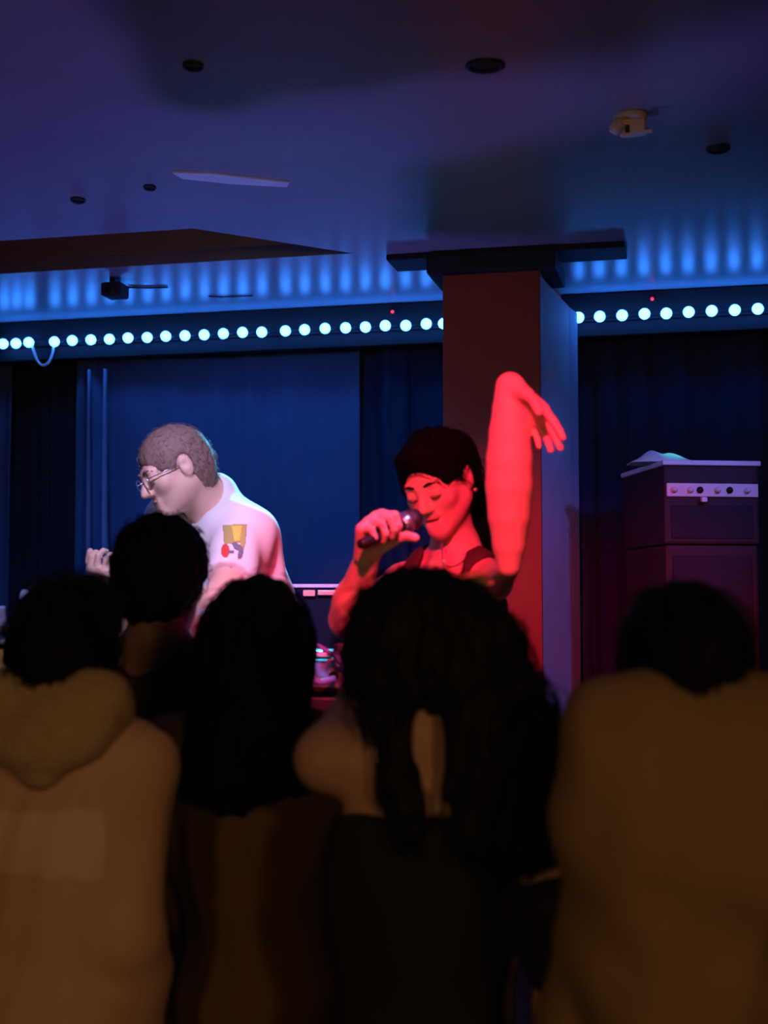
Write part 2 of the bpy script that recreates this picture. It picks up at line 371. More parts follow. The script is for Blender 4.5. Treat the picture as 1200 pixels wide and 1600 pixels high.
tag(tubeo('ceiling_wire', spline(wire, 12), .003, M_black), 'short dark wire on the ceiling midway between box lamp and pillar', 'wire')

# ------------------------------------------------------------------ amplifier stack on the right
pa = P(965, 719, 5.15)
AY = 5.0; aw, ad = .345, .50
pf = P(1038, 719, AY); rot = math.radians(7)
AM = world_m(pf[0], pf[1], 0, rot)
ztop = P(1100, 719, AY)[2]
o = empty('speaker_cabinet', AM @ Vector((aw / 2, ad / 2, STAGE)), 'tall dark speaker cabinet under the amplifier right of the pillar', 'speaker')
zc1 = ztop - .30
boxo('cabinet', AM, (0, aw, 0, ad, STAGE + .03, zc1 - .002), M_cab, o, bev=.012)
boxo('grille', AM, (.025, aw - .025, -.008, .004, STAGE + .07, zc1 - .04), M_grille, o, bev=.006)
for x in (.04, aw - .04):
    for y in (.05, ad - .05):
        latheo('foot', AM @ Matrix.Translation((x, y, STAGE)), [(0, 0.0005), (.02, .0005), (.018, .032), (0, .032)], M_black, o, 14)
o = empty('guitar_amplifier', AM @ Vector((aw / 2, ad / 2, zc1)), 'amplifier with pale knobbed control strip on top of the dark cabinet', 'amplifier')
boxo('case', AM, (-.004, aw + .004, -.004, ad + .004, zc1, ztop - .018), M_cab, o, bev=.010)
boxo('top_trim', AM, (-.010, aw + .010, -.012, ad + .008, ztop - .018, ztop), M_pale, o, bev=.004)
zs0 = P(1100, 776, AY)[2]; zs1 = P(1100, 755, AY)[2]
cp = boxo('control_panel', AM, (.004, aw - .002, -.012, -.002, zs0, zs1), M_panel, o, bev=.003)
for x in (.03, .09, .125, .19, .235, .30):
    latheo('knob', AM @ Matrix.Translation((x, -.012, (zs0 + zs1) / 2)) @ Matrix.Rotation(math.pi / 2, 4, 'X'), [(.012, 0), (.012, .006), (.008, .008), (.007, .018), (0, .018)], M_black if x in (.125, .235) else M_panel, cp, 14)
boxo('jack_plug', AM, (.125, .148, -.03, -.010, zs0 - .020, zs0 - .002), M_pale, o, bev=.004)
boxo('speaker_cloth', AM, (.02, aw - .02, -.008, 0, zc1 + .02, zs0 - .03), M_grille, o, bev=.004)

# ------------------------------------------------------------------ flight case behind the table
FY = 4.45
p0 = P(415, 914, FY); p1 = P(556, 914, FY); zt = p0[2]; fw = p1[0] - p0[0]
FM = world_m(p0[0], FY, 0, 0)
o = empty('flight_case', (p0[0] + fw / 2, FY + .2, STAGE), 'dark upright flight case with bright metal top edge behind the bowed performer', 'case')
boxo('case_body', FM, (0, fw, 0, .36, STAGE, zt - .012), mat('case_laminate', (.008, .014, .038), .95, .2, 20, spec=.05), o, bev=.004)
boxo('top_edge', FM, (-.004, fw + .004, -.006, .366, zt - .009, zt + .003), mat('blue_lit_edge', (.50, .58, .95), .4, .05, 20), o, bev=.003)  # blue light on the top edge put into its colour
for x in (0, fw): boxo('corner_edge', FM, (x - .006, x + .006, -.006, .010, STAGE + .002, zt - .014), M_black_m, o, bev=.002)
xa = P(474, 921, FY)[0] - p0[0]; xb = P(493, 921, FY)[0] - p0[0]
boxo('latch', FM, (xa, xb, -.020, -.004, zt - .036, zt - .016), M_pink, o, bev=.003)
xa = P(496, 919, FY)[0] - p0[0]; xb = P(530, 919, FY)[0] - p0[0]
boxo('latch', FM, (xa, xb, -.018, -.004, zt - .034, zt - .016), M_silver, o, bev=.003)

# ------------------------------------------------------------------ DJ table and gear
TZ = 1.395
o = empty('dj_table', (-.62, 3.50, STAGE), 'long black table carrying the players behind the crowd', 'table')
TM = world_m(-.62, 3.50, 0, math.radians(-4))
boxo('table_top', TM, (-.72, .62, -.22, .22, TZ - .035, TZ), M_black, o, bev=.004)
for x in (-.68, .58):
    for y in (-.18, .18): boxo('leg', TM, (x - .022, x + .022, y - .022, y + .022, STAGE, TZ - .035), M_black_m, o, bev=.003)
boxo('front_panel', TM, (-.70, .60, -.205, -.195, STAGE + .30, TZ - .036), M_black, o, bev=.002)
def player(cx, cy, z, rz, label, tilt=0):
    M = world_m(cx, cy, z, rz) @ Matrix.Rotation(tilt, 4, 'X'); o = empty('dj_player', (cx, cy, z), label, 'player')
    boxo('case', M, (-.15, .15, -.17, .17, .008, .085), M_black, o, bev=.008)
    latheo('jog_wheel', M @ Matrix.Translation((0, .03, .085)), [(0, .0), (.098, 0), (.10, .010), (.094, .016), (.02, .017), (0, .014)], M_silver, o, 32)
    boxo('screen', M, (-.08, .08, -.155, -.09, .085, .092), mat('dark_screen', (.02, .03, .05), .15, .1), o, bev=.002)
    boxo('rear_plate', M, (-.14, .14, -.174, -.168, .02, .078), M_silver, o, bev=.002)
    for x in (-.11, -.05, .02, .09):
        latheo('socket', M @ Matrix.Translation((x, -.172, .048)) @ Matrix.Rotation(math.pi / 2, 4, 'X'), [(.011, 0), (.011, .012), (.007, .012), (.006, .003), (0, .003)], M_black_m, o, 14)
    for x in (-.12, .12):
        boxo('button', M, (x - .016, x + .016, .10, .135, .085, .093), M_palep, o, bev=.003)
    for x in (-.13, .13):
        for y in (-.14, .14): latheo('foot', M @ Matrix.Translation((x, y, 0)), [(0, .0005), (.015, .0005), (.013, .009), (0, .009)], M_black, o, 12)
    return o
player(-.16, 3.46, TZ + .001, math.radians(-14), 'black media player with jog wheel right of the crowded table, beside the red lit singer')
player(-1.0, 3.52, TZ + .031, math.radians(6), 'black media player at the left end of the table at the picture edge')
o = boxo('player_riser', world_m(-1.0, 3.52, 0, math.radians(6)), (-.15, .15, -.17, .17, TZ + .001, TZ + .030), M_black, None, bev=.004)
tag(o, 'low black riser under the left media player', 'riser')
MX = world_m(-.645, 3.56, TZ, math.radians(-4)); o = empty('dj_mixer', (-.645, 3.56, TZ), 'black mixer with rows of knobs between the two media players', 'mixer')
boxo('case', MX, (-.135, .135, -.17, .17, .001, .07), M_black, o, bev=.006)
for i in range(4):
    for j in range(5):
        latheo('knob', MX @ Matrix.Translation((-.09 + .06 * i, -.12 + .05 * j, .07)), [(.010, 0), (.009, .014), (0, .015)], M_silver, o, 10)
def cable(pts, rad, m, label): tag(tubeo('audio_cable', spline(pts, 30), rad, m), label, 'cable', 'cables behind the players')
cable([P(466, 995, 3.27), P(486, 1003, 3.25), P(512, 1018, 3.24), P(530, 1030, 3.24), P(540, 1060, 3.26)], .006, M_lit_cable, 'cable in blue-lit colour running over the back of the player beside the singer')
cable([P(463, 1036, 3.24), P(476, 1046, 3.23), P(486, 1058, 3.23), P(500, 1066, 3.23), P(524, 1060, 3.24)], .008, M_lit_cable, 'cable in blue-lit colour hanging in a sagging curve below the player beside the singer')
for px, py, lab in ((488, 1018, 'upper'), (486, 1029, 'lower')):
    tag(boxo('cable_plug', world_m(*P(px, py, 3.255), 0), (-.009, .009, -.012, .015, -.007, .007), M_lit_cable, None, bev=.003), lab + ' of two plugs in blue-lit colour at the back of the player beside the singer', 'plug')
p = P(519, 1040, 3.25); th = np.linspace(-.3, 3.6, 16)
tag(tubeo('metal_ring', [p + np.array([.013 * math.cos(a), 0, .013 * math.sin(a)]) for a in th], .0045, M_silver), 'small shiny metal ring hanging behind the player beside the singer', 'ring')
tag(boxo('small_box', world_m(*P(533, 1013, 3.27), .2), (-.016, .016, -.012, .02, -.012, .012), mat('blue_white_plastic', (.35, .45, .95), .35, .03), None, bev=.004), 'small light blue box at the right end of the table', 'box')
# left gear: angled pale plates of a laptop stand
o = empty('laptop', P(-20, 985, 3.30), 'pale laptop with angled lid cut off by the left picture edge', 'laptop')
q = P(-6, 978, 3.32); LM = Matrix.Translation(q)
boxo('keyboard_base', LM, (-.20, .035, -.11, .12, -.014, .006), mat('pale_laptop_shell', (.55, .62, .85), .5, .05, 20), o, bev=.004)
boxo('lid', LM @ Matrix.Translation((0, -.11, .004)) @ Matrix.Rotation(math.radians(18), 4, 'X'), (-.20, .055, -.008, .0, -.002, .045), mat('pale_laptop_shell', (.55, .62, .85), .5, .05, 20), o, bev=.003)
cable([P(-30, 1000, 3.24), P(2, 1003, 3.23), P(14, 997, 3.23), P(15, 1012, 3.24)], .007, M_pale, 'pale cable curling below the laptop at the left picture edge')
p = P(38, 930, 3.34); o = empty('gooseneck_lamp', (p[0], 3.36, TZ), 'tiny pale gooseneck lamp head behind the leftmost dark head', 'lamp')
tubeo('gooseneck', spline([(p[0] + .03, 3.37, TZ + .005), (p[0] + .04, 3.37, TZ + .10), (p[0] + .03, 3.36, p[2] + .02), p + np.array([.008, 0, .012])], 20), .004, M_black_m, o)
boxo('head', Matrix.Translation(p) @ Matrix.Rotation(math.radians(18), 4, 'Y'), (-.006, .010, -.02, .02, -.013, .013), M_pale, o, bev=.004)

# ================================================================== SDF figures
def nrm(v): v = np.asarray(v, float); return v / (np.linalg.norm(v) + 1e-12)
def cone(a, b, r1, r2, k=.02, cap=None): return dict(t='c', a=np.asarray(a, float), b=np.asarray(b, float), r=(r1, r2), k=k, cap=cap)
def ell(c, R, r, k=.02): return dict(t='e', c=np.asarray(c, float), R=np.asarray(R, float), r=np.asarray(r, float), k=k)
def sph(c, r, k=.02): return cone(c, np.asarray(c, float) + 1e-5, r, r, k)
def cut(op): op = dict(op); op['sub'] = True; return op
def plane(c, n): return dict(t='p', c=np.asarray(c, float), n=nrm(n))        # keeps the side opposite to n
class Grid:
    def __init__(g, ops, h, noise=None, pad=.02):
        lo = np.full(3, 1e9); hi = -lo
        for o in ops:
            if o.get('sub') or o['t'] == 'p': continue
            l, u = g.bounds(o); lo = np.minimum(lo, l); hi = np.maximum(hi, u)
        g.lo = lo - pad - 3 * h; g.h = h; g.n = np.ceil((hi + pad + 3 * h - g.lo) / h).astype(int) + 1
        g.F = np.full(g.n, 1.0, np.float32)
        for o in ops: g.apply(o)
        if noise is not None:
            near = np.argwhere(np.abs(g.F) < .04); p = g.lo + near * h
            g.F[tuple(near.T)] += noise(p).astype(np.float32)
    @staticmethod
    def bounds(o):
        if o['t'] == 'c':
            r = max(o['r']); return np.minimum(o['a'], o['b']) - r, np.maximum(o['a'], o['b']) + r
        r = o['r'].max(); return o['c'] - r, o['c'] + r
    def apply(g, o):
        h = g.h
        if o['t'] == 'p':
            ax = [g.lo[i] + h * np.arange(g.n[i]) - o['c'][i] for i in range(3)]
            d = ax[0][:, None, None] * o['n'][0] + ax[1][None, :, None] * o['n'][1] + ax[2][None, None, :] * o['n'][2]
            np.maximum(g.F, d.astype(np.float32), out=g.F); return
        l, u = g.bounds(o); m = o['k'] + 4 * h
        i0 = np.maximum(np.floor((l - m - g.lo) / h).astype(int), 0); i1 = np.minimum(np.ceil((u + m - g.lo) / h).astype(int) + 1, g.n)
        if (i1 <= i0).any(): return
        X = [(g.lo[i] + h * np.arange(i0[i], i1[i])).astype(np.float32) for i in range(3)]
        X = [X[0][:, None, None], X[1][None, :, None], X[2][None, None, :]]
        if o['t'] == 'c':
            a, b = o['a'], o['b']; ba = b - a; L = max(float(ba @ ba), 1e-12)
            q = [X[i] - np.float32(a[i]) for i in range(3)]
            t = np.clip((q[0] * ba[0] + q[1] * ba[1] + q[2] * ba[2]) / L, 0, 1).astype(np.float32)
            d = np.sqrt((q[0] - t * np.float32(ba[0])) ** 2 + (q[1] - t * np.float32(ba[1])) ** 2 + (q[2] - t * np.float32(ba[2])) ** 2) - (o['r'][0] + t * np.float32(o['r'][1] - o['r'][0]))
            if o['cap'] is not None:
                for cc, nn in o['cap']:
                    nn = nrm(nn); d = np.maximum(d, (X[0] - cc[0]) * nn[0] + (X[1] - cc[1]) * nn[1] + (X[2] - cc[2]) * nn[2])
        else:
            q = [X[i] - np.float32(o['c'][i]) for i in range(3)]; R = o['R']; r = o['r']
            l_ = [(q[0] * R[0, i] + q[1] * R[1, i] + q[2] * R[2, i]) / r[i] for i in range(3)]
            k0 = np.sqrt(l_[0] ** 2 + l_[1] ** 2 + l_[2] ** 2); k1 = np.sqrt((l_[0] / r[0]) ** 2 + (l_[1] / r[1]) ** 2 + (l_[2] / r[2]) ** 2) + 1e-6
            d = k0 * (k0 - 1) / k1
        sl = tuple(slice(i0[i], i1[i]) for i in range(3)); A = g.F[sl]; k = o['k']
        if o.get('sub'):
            d = -d; hh = np.maximum(k - np.abs(A - d), 0) / k; g.F[sl] = np.maximum(A, d) + hh * hh * k * .25
        else:
            hh = np.maximum(k - np.abs(A - d), 0) / k; g.F[sl] = np.minimum(A, d) - hh * hh * k * .25
    def at(g, p):
        q = np.clip(((p - g.lo) / g.h), 0, g.n - 1.01); i = q.astype(int); f = q - i; out = 0
        for dx in (0, 1):
            for dy in (0, 1):
                for dz in (0, 1):
                    w = (f[:, 0] if dx else 1 - f[:, 0]) * (f[:, 1] if dy else 1 - f[:, 1]) * (f[:, 2] if dz else 1 - f[:, 2])
                    out = out + w * g.F[np.minimum(i[:, 0] + dx, g.n[0] - 1), np.minimum(i[:, 1] + dy, g.n[1] - 1), np.minimum(i[:, 2] + dz, g.n[2] - 1)]
        return out
    def grad(g, p):
        e = g.h; G = np.stack([g.at(p + e * np.eye(3)[i]) - g.at(p - e * np.eye(3)[i]) for i in range(3)], 1)
        return G / (np.linalg.norm(G, axis=1)[:, None] + 1e-9)
    def surface(g, smooth=2):
        F = g.F; S = F < 0; n = np.array(F.shape)
        c = np.zeros(n - 1, np.int8)
        sl = lambda d, N: slice(d, N - 1 + d)
        for dx in (0, 1):
            for dy in (0, 1):
                for dz in (0, 1): c += S[sl(dx, n[0]), sl(dy, n[1]), sl(dz, n[2])]
        act = np.argwhere((c > 0) & (c < 8)); idx = np.full(n - 1, -1, np.int32); idx[tuple(act.T)] = np.arange(len(act))
        acc = np.zeros((len(act), 3)); cnt = np.zeros(len(act))
        corners = [(x, y, z) for x in (0, 1) for y in (0, 1) for z in (0, 1)]
        vals = {cc: F[tuple((act + cc).T)] for cc in corners}
        for a in corners:
            for d in range(3):
                if a[d]: continue
                b = list(a); b[d] = 1; b = tuple(b); fa, fb = vals[a], vals[b]; m = (fa < 0) != (fb < 0)
                t = np.where(m, fa / np.where(m, fa - fb, 1), 0)
                pos = np.tile(np.array(a, float), (len(act), 1)); pos[:, d] = t
                acc += pos * m[:, None]; cnt += m
        V = g.lo + g.h * (act + acc / cnt[:, None])
        Q = []
        for d in range(3):
            e1, e2 = [(1, 2), (2, 0), (0, 1)][d]
            A = np.take(S, range(0, n[d] - 1), d); B = np.take(S, range(1, n[d]), d)
            for flip in (False, True):
                E = np.argwhere((A & ~B) if not flip else (~A & B))
                E = E[(E[:, e1] > 0) & (E[:, e2] > 0) & (E[:, e1] < n[e1] - 1) & (E[:, e2] < n[e2] - 1)]
                o1 = np.zeros(3, int); o1[e1] = 1; o2 = np.zeros(3, int); o2[e2] = 1
                q = np.stack([idx[tuple((E - o1 - o2).T)], idx[tuple((E - o2).T)], idx[tuple(E.T)], idx[tuple((E - o1).T)]], 1)
                Q.append(q[:, ::-1] if flip else q)
        Q = np.vstack(Q); Q = Q[(Q >= 0).all(1)]
        for _ in range(smooth):
            s = np.zeros_like(V); w = np.zeros(len(V))
            for i in range(4):
                a, b = Q[:, i], Q[:, (i + 1) % 4]
                for k in range(3): s[:, k] += np.bincount(a, V[b, k], len(V)) + np.bincount(b, V[a, k], len(V))
                w += np.bincount(a, minlength=len(V)) + np.bincount(b, minlength=len(V))
            V = V * .5 + .5 * s / np.maximum(w, 1)[:, None]
        return V, Q
def fast_mesh(name, V, Q):
    me = bpy.data.meshes.new(name); me.vertices.add(len(V)); me.vertices.foreach_set('co', np.asarray(V, np.float32).ravel())
    k = Q.shape[1]; me.loops.add(len(Q) * k); me.loops.foreach_set('vertex_index', Q.astype(np.int32).ravel())
    me.polygons.add(len(Q)); me.polygons.foreach_set('loop_start', np.arange(0, len(Q) * k, k, dtype=np.int32))
    me.polygons.foreach_set('use_smooth', np.ones(len(Q), bool)); me.update(calc_edges=True); me.validate(); return me
def sdf_obj(name, ops, h, m, parent, noise=None, smooth=2):
    g = Grid(ops, h, noise); V, Q = g.surface(smooth); o = link(name, fast_mesh(name, V, Q), m, parent); return o, g, V, Q

def wrinkle(amp, f, seed=0, vert=1.0):
    r = np.random.default_rng(seed); K = r.normal(size=(6, 3)) * f; K[:, 2] *= vert; ph = r.uniform(0, 6.28, 6)
    return lambda p: amp * sum(np.sin(p @ K[i] + ph[i]) for i in range(6)) / 2.5

def head_frame(fwd, up):
    f = nrm(fwd); r = nrm(np.cross(f, up)); u = np.cross(r, f); return np.stack([r, f, u], 1)     # columns: right, forward, up
def head_ops(c, R, s=1.0, mouth=0.0, face=True):
    L = lambda *v: c + R @ (np.array(v) * s)
    ops = [ell(L(0, -.016, .030), R, np.array((.073, .092, .082)) * s, .03), ell(L(0, .022, -.032), R, np.array((.060, .066, .078)) * s, .03)]
    for x in (-1, 1):
        ops += [cone(L(x * .048, -.004, -.050), L(x * .012, .066, -.098), .020 * s, .016 * s, .03), sph(L(x * .040, .055, -.022), .022 * s, .02)]
    ops += [sph(L(0, .075, -.096), .017 * s, .02)]
    if face:
        ops += [cone(L(-.034, .076, .020), L(.034, .076, .020), .012 * s, .012 * s, .02)]
        for x in (-1, 1): ops += [cut(sph(L(x * .031, .097, .000), .0155 * s, .012))]
        for x in (-1, 1): ops += [ell(L(x * .031, .078, -.001), R, np.array((.0165, .0125, .0120)) * s, .006)]
        ops += [cone(L(0, .084, .012), L(0, .106, -.030), .0075 * s, .0115 * s, .014)]
        for x in (-1, 1): ops += [sph(L(x * .012, .094, -.034), .0085 * s, .008)]
        if mouth > 0: ops += [cut(ell(L(0, .090, -.066), R, np.array((.020, .022, .006 + mouth)) * s, .006))]
        ops += [cone(L(-.018, .081, -.060 + mouth), L(.018, .081, -.060 + mouth), .0065 * s, .0065 * s, .008), cone(L(-.015, .081, -.072 - mouth), L(.015, .081, -.072 - mouth), .0075 * s, .0075 * s, .008)]
    for x in (-1, 1):
        ops += [ell(L(x * .077, -.010, -.004), R, np.array((.009, .020, .032)) * s, .008), cut(sph(L(x * .090, -.004, .000), .011 * s, .006))]
    return ops
def hand_ops(w, f, n, side, curls, thumb=(.6, .35, .45), tcurl=.5, spread=.10, s=1.0):
    f = nrm(f); n = nrm(n - f * np.dot(f, n)); sd = np.cross(f, n) * side
    ops = []; tips = []
    offs = (.030, .010, -.011, -.030); plen = (.088, .090, .085, .077); fl = (.072, .080, .074, .058); fr = (.0092, .0095, .0090, .0080)
    for i in range(4):
        k = w + s * (f * plen[i] + sd * offs[i]); base = w + s * (f * .012 + sd * offs[i] * .55)
        ops.append(cone(base, k, .0155 * s, .0125 * s, .014)); ang = 0; p = k; c3 = curls[i]
        for j, (seg, rr) in enumerate(zip((.46, .30, .24), (1, .92, .84))):
            ang += c3[j]; d = math.cos(ang) * (f + sd * spread * (1.5 - i) * .6 * (1 if ang < 1 else .2)) + math.sin(ang) * n; d = nrm(d)
            q = p + d * fl[i] * seg * s; ops.append(cone(p, q, fr[i] * rr * s * (1.08 if j == 0 else 1), fr[i] * rr * .93 * s, .003)); p = q
        tips.append(p)
    tb = w + s * (f * .022 + sd * .026 + n * .006); td = nrm(f * thumb[0] + sd * thumb[1] + n * thumb[2]); p = tb
    ops.append(cone(w + f * .01, tb + td * .03 * s, .016 * s, .0145 * s, .012)); p = tb + td * .032 * s
    for j, seg in enumerate((.034, .028)):
        td = nrm(td + tcurl * (n * .7 - sd * .8) * (j + .3)); q = p + td * seg * s; ops.append(cone(p, q, .0108 * s, .0095 * s, .004)); p = q
    return ops
FIST = [(1.25, 1.55, 1.0)] * 4; RELAX = [(.30, .35, .25), (.35, .42, .3), (.42, .48, .3), (.5, .5, .35)]

def tframe(J):
    r = nrm(J['shR'] - J['shL']); u = nrm(J['neck'] - J['pelvis']); f = nrm(np.cross(u, r)); r = np.cross(f, u); return np.stack([r, f, u], 1)
def torso_ops(J, s, g=1.0, inf=0.0, k=.06):
    R = tframe(J); pv, nk = J['pelvis'], J['neck']; at = lambda t: pv + t * (nk - pv); f = R[:, 1]; u = R[:, 2]
    E = lambda c, r: ell(c, R, np.array(r) * s * g + inf, k)
    ops = [E(at(.66) + f * .010 * s, (.148, .104, .165)), E(at(.36) + f * .008 * s, (.125, .094, .15)), E(at(.02) - f * .012 * s, (.152, .115, .115))]
    cl = nk - u * .045 * s
    for sd in ('shL', 'shR'):
        ops += [cone(cl, J[sd], .050 * s + inf, .052 * s + inf, .04), cone(nk + u * .03 * s - f * .01, .45 * nk + .55 * J[sd] + u * .012 * s, .046 * s + inf, .036 * s + inf, .04)]
    return ops
def arm_ops(J, s, side, inf=0.0, upto=2.0, g=1.0):
    a, b, c = J['sh' + side], J['el' + side], J['wr' + side]; ops = []
    def part(p, q, r1, r2, t):
        if t >= 1: return cone(p, q, r1 * s * g + inf, r2 * s * g + inf, .03)
        e = p + t * (q - p); return cone(p, e + (q - p) * .12, r1 * s * g + inf, (r1 + t * (r2 - r1)) * s * g + inf, .03, cap=[(e, q - p)])
    ops.append(part(a, b, .051, .040, min(upto, 1)))
    if upto > 1:
        m = b + .30 * (c - b); ops.append(part(b, m, .040, .042, 1)); ops.append(part(m, c, .042, .026, (upto - 1.3) / .7 if upto < 2 else 1))
    return ops
def leg_ops(J, s, inf=0.0, foot=True):
    ops = []
    for sd in 'LR':
        h, k, a = J['hip' + sd], J['kn' + sd], J['an' + sd]; m = k + .28 * (a - k) - J['fwd'] * .015
        ops += [cone(h, k, .082 * s + inf, .053 * s + inf, .04), cone(k, m, .052 * s + inf, .052 * s + inf, .03), cone(m, a, .052 * s + inf, .034 * s + inf, .03)]
        if foot: ops += [cone(a - J['fwd'] * .03 - np.array([0, 0, .05 * s]), a + J['fwd'] * .15 * s - np.array([0, 0, .058 * s]), .028 * s, .022 * s, .03)]
    return ops
def stand_legs(J, base, fwd, H):
    s = H / 1.75; r = np.array([fwd[1], -fwd[0], 0.0]); J['fwd'] = fwd
    for sd, x in (('L', -1), ('R', 1)):
        J['hip' + sd] = J['pelvis'] + r * x * .088 * s - np.array([0, 0, .03 * s])
        J['an' + sd] = np.array([base[0], base[1], base[2] + .088 * s]) + r * x * .115 * s
        J['kn' + sd] = .5 * (J['hip' + sd] + J['an' + sd]) + fwd * .02
def shoes(parent, J, s):
    for sd in 'LR':
        a = J['an' + sd]; f = J['fwd']; R = np.stack([np.array([f[1], -f[0], 0]), f, np.array([0, 0, 1.0])], 1); z = a[2] - .088 * s
        b = lambda y, dz: np.array([a[0], a[1], z + dz]) + f * y
        sdf_obj('shoe', [cone(b(-.045, .045), b(.17 * s, .036), .043, .034, .02), cone(b(-.03, .07), b(0, .10), .046, .046, .03), plane((0, 0, z + .003), (0, 0, -1))], .008, M_shoe, parent)

def strands(g, V, count, length, rad, comb, sel=None, lift=.004, seed=0, taper=.25, jitter=.25, steps=9, avoid=None):
    r = np.random.default_rng(seed); pool = V if sel is None else V[sel(V)]
    if len(pool) == 0: return np.zeros((0, 3)), np.zeros((0, 4), int)
    p = pool[r.integers(0, len(pool), count)].copy(); L = length * r.uniform(.6, 1.2, count); jit = r.normal(size=(count, 3)) * jitter
    lf = lift * r.uniform(.2, 1.6, count); path = []
    for j in range(steps):
        G = g.grad(p); q = p - G * (g.at(p) - lf * (1 + .5 * j / steps))[:, None]; path.append(q)
        d = comb(q) + jit + .15 * r.normal(size=(count, 3)); d = d - G * np.sum(d * G, 1)[:, None] * .9
        p = q + d / (np.linalg.norm(d, axis=1)[:, None] + 1e-9) * (L / steps)[:, None]
    path = np.stack(path, 1); VV, FF = [], []
    if avoid is not None:
        path = path[(np.abs((path - avoid[0]) / avoid[1]) ** 2).sum(2).min(1) > 1]; count = len(path)
    for i in range(count):
        v, f = tube_arrays(path[i], rad * np.linspace(1, taper, steps), 3); f = [x for x in f if len(x) == 4]; o = len(VV); VV += v; FF += [tuple(k + o for k in x) for x in f]
    return np.array(VV), np.array(FF)
def hair_obj(ops, h, m, parent, noise, strand_sets, name='hair'):
    g = Grid(ops, h, noise); V, Q = g.surface(1); VS, QS = [V], [Q]; off = len(V)
    for kw in strand_sets:
        v, q = strands(g, V, **kw)
        if len(v): VS.append(v); QS.append(q + off); off += len(v)
    return link(name, fast_mesh(name, np.vstack(VS), np.vstack(QS)), m, parent), g
def down(p): return np.tile(np.array([0, 0, -1.0]), (len(p), 1))

def joints_standing(x, y, H, fwd=(0, 1, 0), lean=0.0, z0=0.0, head_tilt=(0, 0), narrow=1.0, armout=.05, fw=0.0):
    s = H / 1.75; f = nrm(fwd); r = np.array([f[1], -f[0], 0.0]); U = np.array([0, 0, 1.0]); J = {}
    b = np.array([x, y, z0]); J['pelvis'] = b + U * .545 * H; J['neck'] = b + U * .845 * H + f * lean
    J['head'] = J['neck'] + U * .100 * s * 1.02 + f * .028 * s + r * head_tilt[0]
    J['head'][2] = z0 + H - .113 * s
    for sd, k in (('L', -1), ('R', 1)):
        J['sh' + sd] = J['neck'] + r * k * .182 * s * narrow - U * .055 * s
        J['el' + sd] = J['sh' + sd] + r * k * armout - U * .275 * s + f * (fw - .02)
        J['wr' + sd] = J['el' + sd] - U * .20 * s + f * .14 * s - r * k * .03
    stand_legs(J, b, f, H); return J, s, f
def crowd_hands(J, f):
    ops = []
    for sd, k in (('L', -1), ('R', 1)):
        d = nrm(J['wr' + sd] - J['el' + sd]); inward = -k * np.array([f[1], -f[0], 0]); ops += hand_ops(J['wr' + sd], d, inward, 1 if sd == 'R' else -1, RELAX)
    return ops

# ------------------------------------------------------------------ crowd member builder
def crowd(label, px, topy, Y, skin, hair_fn, top_fn, fwd=(0, 1, 0), narrow=1.0, hands=True, pose=None, headfwd=None, tilt=(0, 0), top_inset=.012, armout=.05, fw=0.0, trousers=M_trouser, group='audience seen from behind'):
    top = P(px, topy, Y); H = top[2] - top_inset
    J, s, f = joints_standing(top[0], top[1] - .02, H, fwd, narrow=narrow, head_tilt=tilt, armout=armout, fw=fw)
    if pose: pose(J, s)
    root = empty('person', (top[0], top[1] - .02, 0), label, 'person', group)
    hr = head_frame(headfwd if headfwd is not None else f + np.array([0, 0, .0]), (0, 0, 1))
    ops = torso_ops(J, s) + arm_ops(J, s, 'L') + arm_ops(J, s, 'R') + leg_ops(J, s)
    ops += [cone(J['neck'] - np.array([0, 0, .02]), J['head'] + hr @ np.array([0, -.025, -.04]) * s, .056 * s, .054 * s, .03)] + head_ops(J['head'], hr, s)
    if hands: ops += crowd_hands(J, f)
    sdf_obj('body', ops, .0075, skin, root)
    top_fn(root, J, s, f, hr); hair_fn(root, J, s, f, hr)
    sdf_obj('trousers', leg_ops(J, s, .014, False) + [ell(J['pelvis'] - np.array([0, 0, .02]), tframe(J), np.array([.168, .135, .13]) * s, .04), plane((0, 0, J['anL'][2] - .04), (0, 0, -1)), plane((0, 0, J['pelvis'][2] + .06), (0, 0, 1))], .011, trousers, root, wrinkle(.004, 40, 3))
    shoes(root, J, s)
    return root, J, s
def top_garment(name, m, inf=.016, sleeve=1.96, hem=.02, neck_r=.072, amp=.004, g=1.0, extra=None, h=.008, seed=1, freq=38, vert=.5):
    def fn(root, J, s, f, hr):
        ops = torso_ops(J, s, g, inf) + arm_ops(J, s, 'L', inf, sleeve) + arm_ops(J, s, 'R', inf, sleeve)
        ops += [cut(cone(J['neck'] + np.array([0, 0, .02]), J['neck'] + np.array([0, 0, .20]), neck_r * s, neck_r * s * 1.1, .012))]
        if hem is not None: ops.append(plane((0, 0, J['pelvis'][2] - hem), (0, 0, -1)))
        o, g_, V, Q = sdf_obj(name, ops, h, m, root, wrinkle(amp, freq, seed, vert))
        if extra: extra(o, root, J, s, f, hr)
    return fn
def cap_ops(c, R, s, th, low=-.06, face=True):
    L = lambda *v: c + R @ (np.array(v) * s)
    ops = [ell(L(0, -.018, .028), R, np.array((.075, .094, .086)) * s + th, .02), ell(L(0, -.048, -.02), R, np.array((.064, .058, .075)) * s + th * .8, .03)]
    if face: ops.append(cut(ell(L(0, .115, -.045), R, np.array((.072, .085, .095)) * s, .02)))
    return ops

